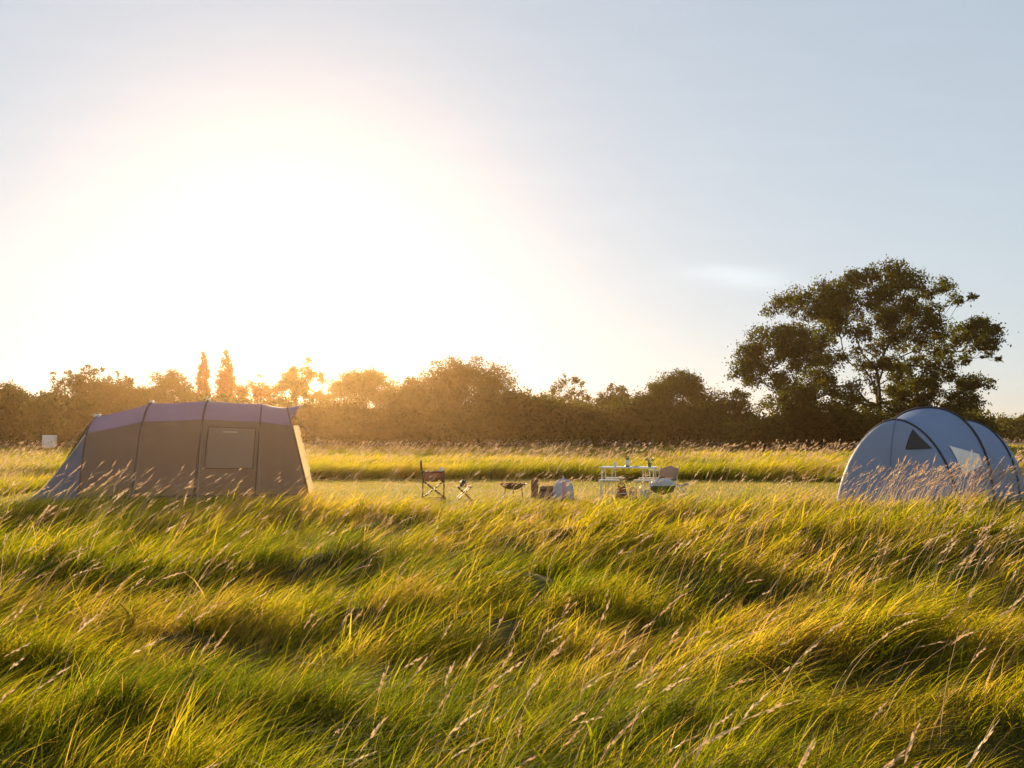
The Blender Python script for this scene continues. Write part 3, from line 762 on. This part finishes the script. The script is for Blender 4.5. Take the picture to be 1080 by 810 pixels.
# dark mesh opening in the front panel, its flap hanging below
def tri(fn, c, n, off, inner=None):
    """curvilinear triangle c = three (u,s) corners"""
    rows = []
    for i in range(n + 1):
        a = i / n; row = []
        for j in range(n + 1):
            b = j / n; u = c[0][0] + (c[1][0] - c[0][0]) * a + (c[2][0] - c[1][0]) * a * b; s = c[0][1] + (c[1][1] - c[0][1]) * a + (c[2][1] - c[1][1]) * a * b
            row.append(fn(u, s, off))
        rows.append(row)
    return rows
def front_at(X_, Z_, off):
    """point of the sloping front at lateral X_ and height Z_"""
    lo, hi = .0, 1.0
    for _ in range(40):
        u = (lo + hi) / 2; g = 1 - u; h = hoops[1][2] * (1 - g ** 2.1) + hoops[0][2] * g ** 2.1; wd = hoops[1][1] + (hoops[0][1] - hoops[1][1]) * g ** 2.2; e = 1.75 + .05 * u
        v = (abs(X_) / wd) ** e + (Z_ / h) ** e
        if v > 1: lo = u
        else: hi = u
    c_ = math.copysign((abs(X_) / wd) ** (e / 2), X_); return tentB(min(u, .985), 1 - math.acos(max(-1, min(1, c_))) / math.pi, off)
c3 = [(.44, 1.58), (.36, 1.19), (.82, 1.22)]
def flat3(a_, b_):
    p = [c3[1][k] + (c3[2][k] - c3[1][k]) * b_ for k in (0, 1)]; return front_at(c3[0][0] + (p[0] - c3[0][0]) * a_, c3[0][1] + (p[1] - c3[0][1]) * a_, .02)
mb = MB(); mb.grid([[flat3(i / 10, j / 10) for j in range(11)] for i in range(11)]); mo = bB(mb, 'mesh_window', M['mesh_dark'])
mb = MB(); mb.tube([flat3(i / 8, 0) for i in range(9)] + [flat3(1, j / 8) for j in range(1, 9)], .011, 6); bB(mb, 'zip', M['black_trim'], mo)
mb = MB(); mb.tube([tentB(u, .52, .015) for u in np.linspace(.97, .08, 14)], .008, 5); bB(mb, 'door_zip', M['blue_fabric'], fp)
# clear side window: roughly triangular sheet, its sun glint put into the cream colour
mb = MB(); mb.grid([[tentB(1.30 + .55 * i / 8, .755 + (.872 - .755) * (j / 6) * 1.0 + .075 * (i / 8) * (1 - j / 6), .02) for j in range(7)] for i in range(9)]); bB(mb, 'window', M['sunlit_panel'])
mb = MB(); mb.grid([[tentB(u, s, 0) + L_ * (.10 * k if s > .5 else -.10 * k) + Vector((0, 0, .015 + .04 * (1 - k))) for k in (1, 0)] for u, s in [(x_, 1.0) for x_ in np.linspace(.1, 3.9, 30)]]); bB(mb, 'mud_skirt', M['black_trim'], thick=.004)
for (u, s, dx, dy) in ((1, .80, 1.0, -.9), (1, .22, -1.0, .2), (2, .80, 1.1, -.9)):
    p = tentB(u, s, .02); mb = MB(); guy(mb, p, (p.x + dx, p.y + dy, .02)); bB(mb, 'guy_rope', M['cord'])
# ------------------------------------------------------------------ things on the clearing
M['alu'] = principled('brushed_aluminium', (.75, .72, .68), (.65, .62, .58), 30, .35, .6)
M['table_white'] = principled('white_laminate', (.78, .76, .72), (.70, .67, .62), 5, .35)
M['red_canvas'] = fabric_mat('rust_red_canvas', (.30, .12, .08), (.4, .15, .08), .35, .02)
M['dark_frame'] = principled('dark_wood_frame', (.05, .025, .015), (.035, .018, .012), 12, .5)
M['dark_steel'] = principled('dark_steel', (.05, .05, .055), (.03, .03, .03), 14, .4, .6)
M['green_paint'] = principled('green_enamel', (.10, .16, .05), (.07, .12, .04), 6, .4)
M['grey_lid'] = principled('grey_enamel', (.42, .40, .40), (.35, .34, .34), 6, .35)
M['pale_blue'] = fabric_mat('pale_blue_nylon_small', (.50, .56, .68), (.4, .42, .5), .4, .06)
M['pink'] = fabric_mat('pink_nylon', (.65, .25, .28), (.6, .25, .2), .4, .04)
M['white_pl'] = principled('white_plastic', (.8, .78, .74), (.72, .70, .66), 6, .4)
M['wood_log'] = principled('firewood', (.16, .09, .055), (.10, .055, .035), 9, .9, bump=.4)
M['wood_end'] = principled('cut_wood', (.42, .28, .16), (.34, .22, .12), 20, .8)
M['grey_canvas'] = fabric_mat('grey_canvas', (.40, .36, .38), (.4, .33, .28), .35, .03)
M['glass_cream'] = principled('cream_lantern', (.80, .72, .55), (.74, .66, .5), 5, .3)
M['flower_leaf'] = principled('herb_leaf', (.10, .17, .03), (.07, .12, .02), 10, .6)
M['petal'] = principled('petal', (.7, .35, .38), (.75, .5, .5), 20, .6)
GZ0 = lambda x_, y_: float(ground_z(x_, y_))

def thing(name, px, d, label, cat, rz=0, group=None):
    x_ = X(px, d); return empty(name, (x_, d, GZ0(x_, d)), rz, label, cat, group)

# folding director's chair, side-on, facing right
t = thing('folding_chair', 457.5, 23.0, 'rust-red folding camping chair standing alone, seen side-on', 'chair', R(4.5))
hw_ = .25
for sy in (-hw_, hw_):
    mb = MB(); mb.tube([(-.25, sy, 0.02), (-.24, sy, .45), (-.29, sy, .90)], .014, 8); mb.build('back_post', M['dark_frame'], t)
    mb = MB(); mb.tube([(.24, sy, 0.02), (.24, sy, .62)], .013, 8); mb.build('leg', M['dark_frame'], t)
    mb = MB(); mb.box((-.01, sy, .64), (.54, .045, .025), b=.01); mb.build('armrest', M['dark_frame'], t)
    mb = MB(); mb.tube([(-.24, sy, .05), (.24, sy, .43)], .011, 6); mb.tube([(-.24, sy * .93, .43), (.24, sy * .93, .05)], .011, 6); mb.build('cross_brace', M['dark_frame'], t)
    mb = MB(); mb.tube([(-.27, sy, .03), (.27, sy, .03)], .012, 6); mb.build('foot_rail', M['dark_frame'], t)
    mb = MB(); mb.grid([[(-.22 + .44 * i / 6, sy * (1 + .02 * math.sin(i)), .45 + .18 * j / 3) for j in range(4)] for i in range(7)]); mb.build('side_panel', M['red_canvas'], t, thick=.006)
mb = MB(); mb.grid([[(-.24 + .48 * i / 8, -hw_ + 2 * hw_ * j / 8, .45 - .035 * math.sin(math.pi * j / 8) * math.sin(math.pi * (i + 1) / 10)) for j in range(9)] for i in range(9)]); mb.build('seat', M['red_canvas'], t, thick=.008)
mb = MB(); mb.grid([[(-.262 - .02 * i / 4 - .03 * math.sin(math.pi * j / 8), -hw_ + 2 * hw_ * j / 8, .66 + .2 * i / 4) for j in range(9)] for i in range(5)]); mb.build('backrest', M['red_canvas'], t, thick=.008)
cup_x = X(466.5, 22.8)
mb = MB(); mb.lathe([(.02, 0), (.038, .008), (.046, .04), (.044, .075), (.036, .098), (.030, .098), (.028, .02)], n=18)
for k in range(1): mb.tube([(.040, 0, .025), (.072, 0, .035), (.074, 0, .062), (.042, 0, .075)], .006, 6)
c = mb.build('cup', M['white_pl']); c.location = (cup_x - .02, 22.72, GZ0(cup_x, 22.8) + .6535); tag(c, 'cream round cup on the arm of the rust-red chair', 'cup')

# low stool with a blackened kettle
t = thing('low_stool', 489.5, 23.2, 'low wooden folding stool beside the rust-red chair, with a kettle on it', 'stool', .2)
mb = MB()
for k in range(4): mb.box((-.14 + .093 * k, 0, .29), (.08, .34, .02), b=.006)
mb.build('seat', M['wood_end'], t)
for sy in (-.13, .13):
    for sgn in (-1, 1):
        mb = MB(); mb.tube([(-.16 * sgn, sy * (1 + .08 * sgn), 0), (.15 * sgn, sy * (1 + .08 * sgn), .28)], .012, 6); mb.build('leg', M['dark_frame'], t)
t2 = empty('kettle', (t.location.x - .02, t.location.y - .02, t.location.z + .301), .4, 'small blackened kettle on the low wooden stool', 'kettle')
mb = MB(); mb.lathe([(.075, 0), (.088, .02), (.085, .07), (.06, .11), (.035, .12)], n=20); mb.build('pot', M['dark_steel'], t2)
mb = MB(); mb.lathe([(.04, .118), (.035, .13), (.01, .135), (.012, .15), (.006, .155)], n=14); mb.build('lid', M['dark_steel'], t2)
mb = MB(); mb.tube([(.075, 0, .05), (.11, 0, .075), (.13, 0, .115)], [.016, .012, .009], 8); mb.build('spout', M['dark_steel'], t2)
mb = MB(); mb.tube([(-.06, 0, .10)] + [(-.065 * math.cos(a_), 0, .12 + .075 * math.sin(a_)) for a_ in np.linspace(.1, 3.0, 9)] + [(.06, 0, .10)], .005, 6); mb.build('handle', M['dark_steel'], t2)

# fire bowl
t = thing('fire_bowl', 541.5, 23.6, 'wide shallow dark fire bowl on three short legs', 'fire bowl')
mb = MB(); mb.lathe([(.06, .20), (.18, .225), (.27, .28), (.305, .335), (.315, .337), (.312, .327), (.275, .27), (.18, .215), (.05, .19)][::-1], n=32); mb.build('bowl', M['dark_steel'], t)
for k in range(3):
    a_ = k * 2.094 + .5; mb = MB(); mb.tube([(.22 * math.cos(a_), .22 * math.sin(a_), .25), (.25 * math.cos(a_), .25 * math.sin(a_), 0)], .011, 6); mb.build('leg', M['dark_steel'], t)

def log(p, q, r, label, cat, group=None):
    p, q = Vector(p), Vector(q); n = 14; root = empty('log', (p + q) / 2, 0, label, cat, group); o_ = root.location
    mb = MB(); ax_ = [p.lerp(q, i / 6) - o_ + Vector((0, 0, .006 * math.sin(i * 2))) for i in range(7)]
    mb.tube(ax_, [r * (1 + .05 * math.sin(i * 1.7)) for i in range(7)], n, cap=False); mb.build('bark', M['wood_log'], root)
    for e, f_ in ((0, 1), (6, 5)):
        d_ = (ax_[e] - ax_[f_]).normalized(); mb = MB(); mb.tube([ax_[e] - d_ * .01, ax_[e] - d_ * .002], r * .985, n); mb.build('cut_end', M['wood_end'], root)
gx_ = X(563.5, 23.4); log((gx_, 23.4, GZ0(gx_, 23.4) - .01), (gx_ + .015, 23.4, GZ0(gx_, 23.4) + .46), .085, 'brown log standing on end by the fire bowl', 'log')
gl = GZ0(X(576, 23.4), 23.4)
log((X(568.5, 23.5), 23.28, gl + .08), (X(585, 23.5), 23.36, gl + .08), .08, 'firewood log lying at the front of the small pile', 'log', 'firewood pile')
log((X(569.5, 23.5), 23.46, gl + .085), (X(587, 23.5), 23.52, gl + .085), .08, 'firewood log lying at the back of the small pile', 'log', 'firewood pile')
log((X(569, 23.4), 23.36, gl + .225), (X(584, 23.4), 23.44, gl + .225), .068, 'firewood log lying on top of the small pile', 'log', 'firewood pile')

# pale blue dome with a knob
t = thing('food_dome', 594, 23.3, 'pale blue domed cover with a pink stripe and a knob on top', 'dome')
gores = 18
def dome_pt(a_, e_, r=.245, h=.455):
    bulge = 1 + .03 * abs(math.sin(a_ * gores / 2)); return (r * bulge * math.cos(e_) ** .55 * math.cos(a_), r * bulge * math.cos(e_) ** .55 * math.sin(a_), h * math.sin(e_))
for k in range(gores):
    a0_, a1_ = 2 * math.pi * k / gores, 2 * math.pi * (k + 1) / gores
    mb = MB(); mb.grid([[dome_pt(a0_ + (a1_ - a0_) * i / 6, math.pi / 2 * .985 * j / 10) for j in range(11)] for i in range(7)])
    mb.build('panel', M['pink'] if k == 13 else M['pale_blue'], t)
mb = MB(); mb.lathe([(.03, .452), (.035, .465), (.02, .475), (.016, .49), (.024, .505), (.018, .522), (.004, .526)], n=12); mb.build('knob', M['plastic_pale'], t)
mb = MB(); mb.tube([(.272 * math.cos(a_), .272 * math.sin(a_), .012) for a_ in np.linspace(0, 2 * math.pi, 33)], .012, 6); mb.build('rim', M['pale_blue'], t)

# folding picnic table with attached seats
TD = 23.6; TR = R(-13)
t = thing('picnic_table', 663, TD, 'white folding picnic table with attached seats and metal legs', 'table', TR)
TT = .72
mb = MB(); mb.box((0, 0, TT), (1.30, .72, .028), b=.012); mb.build('tabletop', M['table_white'], t)
mb = MB(); mb.tube([(-.655, -.365, TT), (.655, -.365, TT), (.655, .365, TT), (-.655, .365, TT), (-.655, -.365, TT)], .014, 6); mb.build('edge_frame', M['alu'], t)
for sx in (-1, 1):
    for sy in (-1, 1):
        mb = MB(); mb.tube([(sx * .60, sy * .30, TT - .02), (sx * .60, sy * .34, .0)], .014, 8); mb.build('leg', M['alu'], t)
        mb = MB(); mb.tube([(sx * .36, sy * .30, TT - .02), (sx * .36, sy * .34, .0)], .012, 8); mb.build('leg', M['alu'], t)
        mb = MB(); mb.box((sx * .40, sy * .56, .44), (.46, .27, .03), b=.012); s_ = mb.build('seat', M['table_white'], t)
        mb = MB(); mb.tube([(sx * .58, sy * .66, .425), (sx * .58, sy * .68, .0)], .011, 6); mb.build('seat_leg', M['alu'], t)
        mb = MB(); mb.tube([(sx * .24, sy * .66, .425), (sx * .24, sy * .68, .0)], .011, 6); mb.build('seat_leg', M['alu'], t)
    mb = MB(); mb.tube([(sx * .60, -.66, .41), (sx * .60, .66, .41)], .012, 6); mb.build('cross_rail', M['alu'], t)
for sy in (-1, 1):
    mb = MB(); mb.tube([(-.60, sy * .33, .12), (.60, sy * .33, .12)], .010, 6); mb.build('lower_rail', M['alu'], t)
Tm = Matrix.Translation(t.location) @ Matrix.Rotation(TR, 4, 'Z')
def on_table(x_, y_, z_=TT + .0142): return tuple(Tm @ Vector((x_, y_, z_)))
def tx(px): return (px - 663) * TD / F
l = empty('lantern', on_table(tx(661.5), -.03), 0, 'cream camping lantern with a brown cap on the picnic table', 'lantern')
mb = MB(); mb.lathe([(.052, 0), (.058, .015), (.050, .03)], n=18); mb.build('base', M['dark_steel'], l)
mb = MB(); mb.lathe([(.048, .03), (.056, .06), (.056, .14), (.046, .165)], n=18); mb.build('globe', M['glass_cream'], l)
mb = MB(); mb.lathe([(.050, .165), (.046, .185), (.020, .205), (.012, .21)], n=18); mb.build('cap', M['dark_frame'], l)
mb = MB(); mb.tube([(-.05 * math.cos(a_), 0, .175 + .075 * math.sin(a_)) for a_ in np.linspace(0, math.pi, 11)], .004, 5); mb.build('handle', M['dark_steel'], l)
mb = MB(); mb.lathe([(.028, 0), (.032, .01), (.037, .11), (.034, .11), (.029, .015)], n=16); c = mb.build('tumbler', M['white_pl']); c.location = on_table(tx(649), -.1); tag(c, 'small white tumbler left of the lantern on the picnic table', 'tumbler')
mb = MB(); mb.lathe([(.05, 0), (.09, .012), (.10, .02), (.088, .02), (.05, .008)], n=22); c = mb.build('plate', M['white_pl']); c.location = on_table(tx(671), -.12); tag(c, 'shallow white plate right of the lantern on the picnic table', 'plate')
v = empty('flower_pot', on_table(tx(684.5), .02), 0, 'pot of pink flowers at the right end of the picnic table', 'flower pot')
mb = MB(); mb.lathe([(.038, 0), (.052, .075), (.057, .08), (.057, .092), (.048, .092), (.044, .03)], n=16); mb.build('pot', M['green_paint'], v)
mb = MB()
for k in range(46):
    a_, r0_ = rng.uniform(0, 6.28), rng.uniform(.02, .11); h0_ = rng.uniform(.11, .22); c_ = Vector((r0_ * math.cos(a_), r0_ * math.sin(a_), h0_))
    d1 = Vector(rng.normal(0, 1, 3)).normalized() * .028; d2 = d1.cross(Vector(rng.normal(0, 1, 3))).normalized() * .014
    mb.add([c_ - d1, c_ + d2, c_ + d1, c_ - d2], [(0, 1, 2, 3)])
for k in range(12):
    a_ = k * .52; mb.tube([(0, 0, .085), (.05 * math.cos(a_), .05 * math.sin(a_), .14), (.09 * math.cos(a_), .09 * math.sin(a_), .19)], .003, 4)
mb.build('foliage', M['flower_leaf'], v)
for k in range(9):
    a_, r0_ = k * 2.4, .02 + .011 * k; mb = MB(); cz_ = .20 + .03 * math.sin(k * 1.7)
    for j in range(5):
        b_ = j * 1.2566; p0 = Vector((r0_ * math.cos(a_), r0_ * math.sin(a_), cz_)); p1 = p0 + Vector((.022 * math.cos(b_), .022 * math.sin(b_), .008)); sdv = Vector((-math.sin(b_), math.cos(b_), 0)) * .009
        mb.add([p0, p0.lerp(p1, .6) + sdv, p1, p0.lerp(p1, .6) - sdv], [(0, 1, 2, 3)])
    mb.build('flower', M['petal'], v)

# grey camping chair at the far right corner of the table
t = thing('camp_chair', 699, 24.3, 'grey fabric camping chair tucked in at the right end of the picnic table', 'chair', R(200))
mb = MB(); mb.grid([[(-.24 + .48 * i / 8, -.22 + .44 * j / 8, .44 - .03 * math.sin(math.pi * i / 8)) for j in range(9)] for i in range(9)]); mb.build('seat', M['grey_canvas'], t, thick=.012)
mb = MB(); mb.grid([[(-.24 + .48 * i / 8, .22 + .12 * j / 6, .46 + .29 * j / 6 - .02 * abs(i - 4) * (j / 6)) for j in range(7)] for i in range(9)]); mb.build('backrest', M['grey_canvas'], t, thick=.012)
for sx in (-1, 1):
    mb = MB(); mb.tube([(sx * .25, .24, 0), (sx * .25, .23, .44), (sx * .25, .33, .76)], .012, 8); mb.build('back_post', M['alu'], t)
    mb = MB(); mb.tube([(sx * .25, -.24, 0), (sx * .25, -.22, .62)], .012, 8); mb.build('leg', M['alu'], t)
    mb = MB(); mb.box((sx * .25, .02, .63), (.05, .52, .025), b=.01); mb.build('armrest', M['plastic_pale'], t)
mb = MB(); mb.tube([(-.25, -.23, .05), (.25, -.22, .40)], .009, 6); mb.tube([(-.25, -.215, .40), (.25, -.245, .05)], .009, 6); mb.build('cross_brace', M['alu'], t)

# green kettle grill with grey lid, in front of the table's right end
t = thing('round_grill', 698.5, 22.6, 'round green grill with a grey domed lid, right of the picnic table', 'grill', .3)
mb = MB(); mb.lathe([(.06, .14), (.18, .17), (.27, .24), (.295, .33), (.30, .345)], n=32); mb.build('bowl', M['green_paint'], t)
mb = MB(); mb.lathe([(.306, .345), (.300, .37), (.26, .425), (.17, .475), (.06, .498), (.01, .50)], n=32); ld = mb.build('lid', M['grey_lid'], t)
mb = MB(); mb.tube([(-.05, 0, .495), (-.05, 0, .53), (.05, 0, .53), (.05, 0, .495)], .008, 6); mb.build('handle', M['dark_frame'], ld)
for k in range(3):
    a_ = k * 2.094 + .3; mb = MB(); mb.tube([(.16 * math.cos(a_), .16 * math.sin(a_), .18), (.27 * math.cos(a_), .27 * math.sin(a_), 0)], .012, 6); mb.build('leg', M['alu'], t)
mb = MB(); mb.tube([(-.29, -.06, .33), (-.35, -.06, .34), (-.35, .06, .34), (-.29, .06, .33)], .012, 6); mb.build('side_handle', M['white_pl'], t)

# bucket, bags
t = thing('bucket', 679.5, 22.9, 'small white bucket with a raised handle beside the green grill', 'bucket')
mb = MB(); mb.lathe([(.085, 0), (.09, .005), (.118, .22), (.124, .222), (.124, .235), (.112, .235), (.082, .02)], n=24); mb.build('pail', M['white_pl'], t)
mb = MB(); mb.tube([(-.12 * math.cos(a_), 0, .22 + .13 * math.sin(a_)) for a_ in np.linspace(0, math.pi, 13)], .005, 6); mb.build('handle', M['alu'], t)
def bag(px, d, w_, h_, mat, label, rz):
    t = thing('bag', px, d, label, 'bag', rz)
    mb = MB(); P = []
    for j in range(9):
        v_ = j / 8; sc = (1 - .35 * v_ ** 2.5) * (1 + .08 * math.sin(v_ * 9)); row = []
        for k in range(17):
            a_ = 2 * math.pi * k / 16; e = .55
            row.append((w_ / 2 * sc * math.copysign(abs(math.cos(a_)) ** e, math.cos(a_)), w_ * .32 * sc * (1 - .5 * v_) * math.copysign(abs(math.sin(a_)) ** e, math.sin(a_)), h_ * v_ + .012 * math.sin(a_ * 3 + j)))
        P.append(row)
    mb.grid(P); mb.grid([[tuple(p) for p in P[8]], [(p[0] * .1, p[1] * .1, p[2] - .01) for p in P[8]]]); mb.build('body', mat, t, thick=.004)
    for sy in (-.05, .05):
        mb = MB(); mb.tube([(-.07 * math.cos(a_), sy, h_ - .02 + .11 * math.sin(a_)) for a_ in np.linspace(0, math.pi, 11)], .008, 6); mb.build('handle', mat, t)
bag(655, 23.5, .26, .27, M['red_canvas'], 'soft red bag under the picnic table between the seats', .3)
bag(667, 22.75, .20, .20, M['pink'], 'small pink bag on the grass left of the white bucket', -.4)
# folding stool on the right
t = thing('folding_stool', 718, 23.3, 'small folding stool with pale crossed legs right of the green grill', 'stool', R(12))
for sy in (-.14, .14):
    for sg_ in (-1, 1):
        mb = MB(); mb.tube([(-.16 * sg_, sy + .012 * sg_, 0), (.15 * sg_, sy + .012 * sg_, .34)], .012, 6); mb.build('leg', M['plastic_pale'], t)
mb = MB(); mb.grid([[(-.15 + .3 * i / 6, -.15 + .3 * j / 6, .345 - .035 * math.sin(math.pi * i / 6)) for j in range(7)] for i in range(7)]); mb.build('seat', M['grey_canvas'], t, thick=.008)

# small white trailer far away on the left
t = thing('box_trailer', 53, 84, 'small white box trailer far off in the grass, left of the tan tent', 'trailer', R(8))
t['category'] = 'trailer'
mb = MB(); mb.box((0, 0, .95), (.92, 1.0, 1.05), b=.08); mb.build('body', M['white_pl'], t)
mb = MB(); mb.box((0, -.508, .95), (.74, .02, .84), b=.008); dd = mb.build('door', M['table_white'], t)
mb = MB(); mb.box((.3, -.525, .92), (.05, .02, .16), b=.005); hd = mb.build('handle', M['dark_steel'], dd)
for sx in (-.50, .50):
    mb = MB(); mb.tube([(sx - .07, 0, .30), (sx + .07, 0, .30)], .30, 18); mb.build('wheel', M['black_trim'], t)
    mb = MB(); mb.box((sx * .7, -.515, .40), (.14, .03, .08), b=.01); mb.build('tail_light', M['red_canvas'], t)
mb = MB(); mb.tube([(-.3, .5, .40), (0, 1.3, .40), (.3, .5, .40)], .035, 8); mb.build('drawbar', M['dark_steel'], t)

# ------------------------------------------------------------------ haze
m, nt = new_mat('haze_air'); o_ = N(nt, 'ShaderNodeOutputMaterial'); vol = N(nt, 'ShaderNodeVolumePrincipled')
vol.inputs['Color'].default_value = (1.0, .66, .34, 1); vol.inputs['Density'].default_value = .00022; vol.inputs['Anisotropy'].default_value = .84  # orange tint puts the glow near the sun into the haze colour
nt.links.new(vol.outputs[0], o_.inputs['Volume'])
mb = MB(); mb.box((0, 360, 9), (900, 860, 21.5)); hz = mb.build('haze', m, smooth=False); tag(hz, 'thin haze tinted with warm sun glow lying over the meadow', 'haze', kind='stuff')
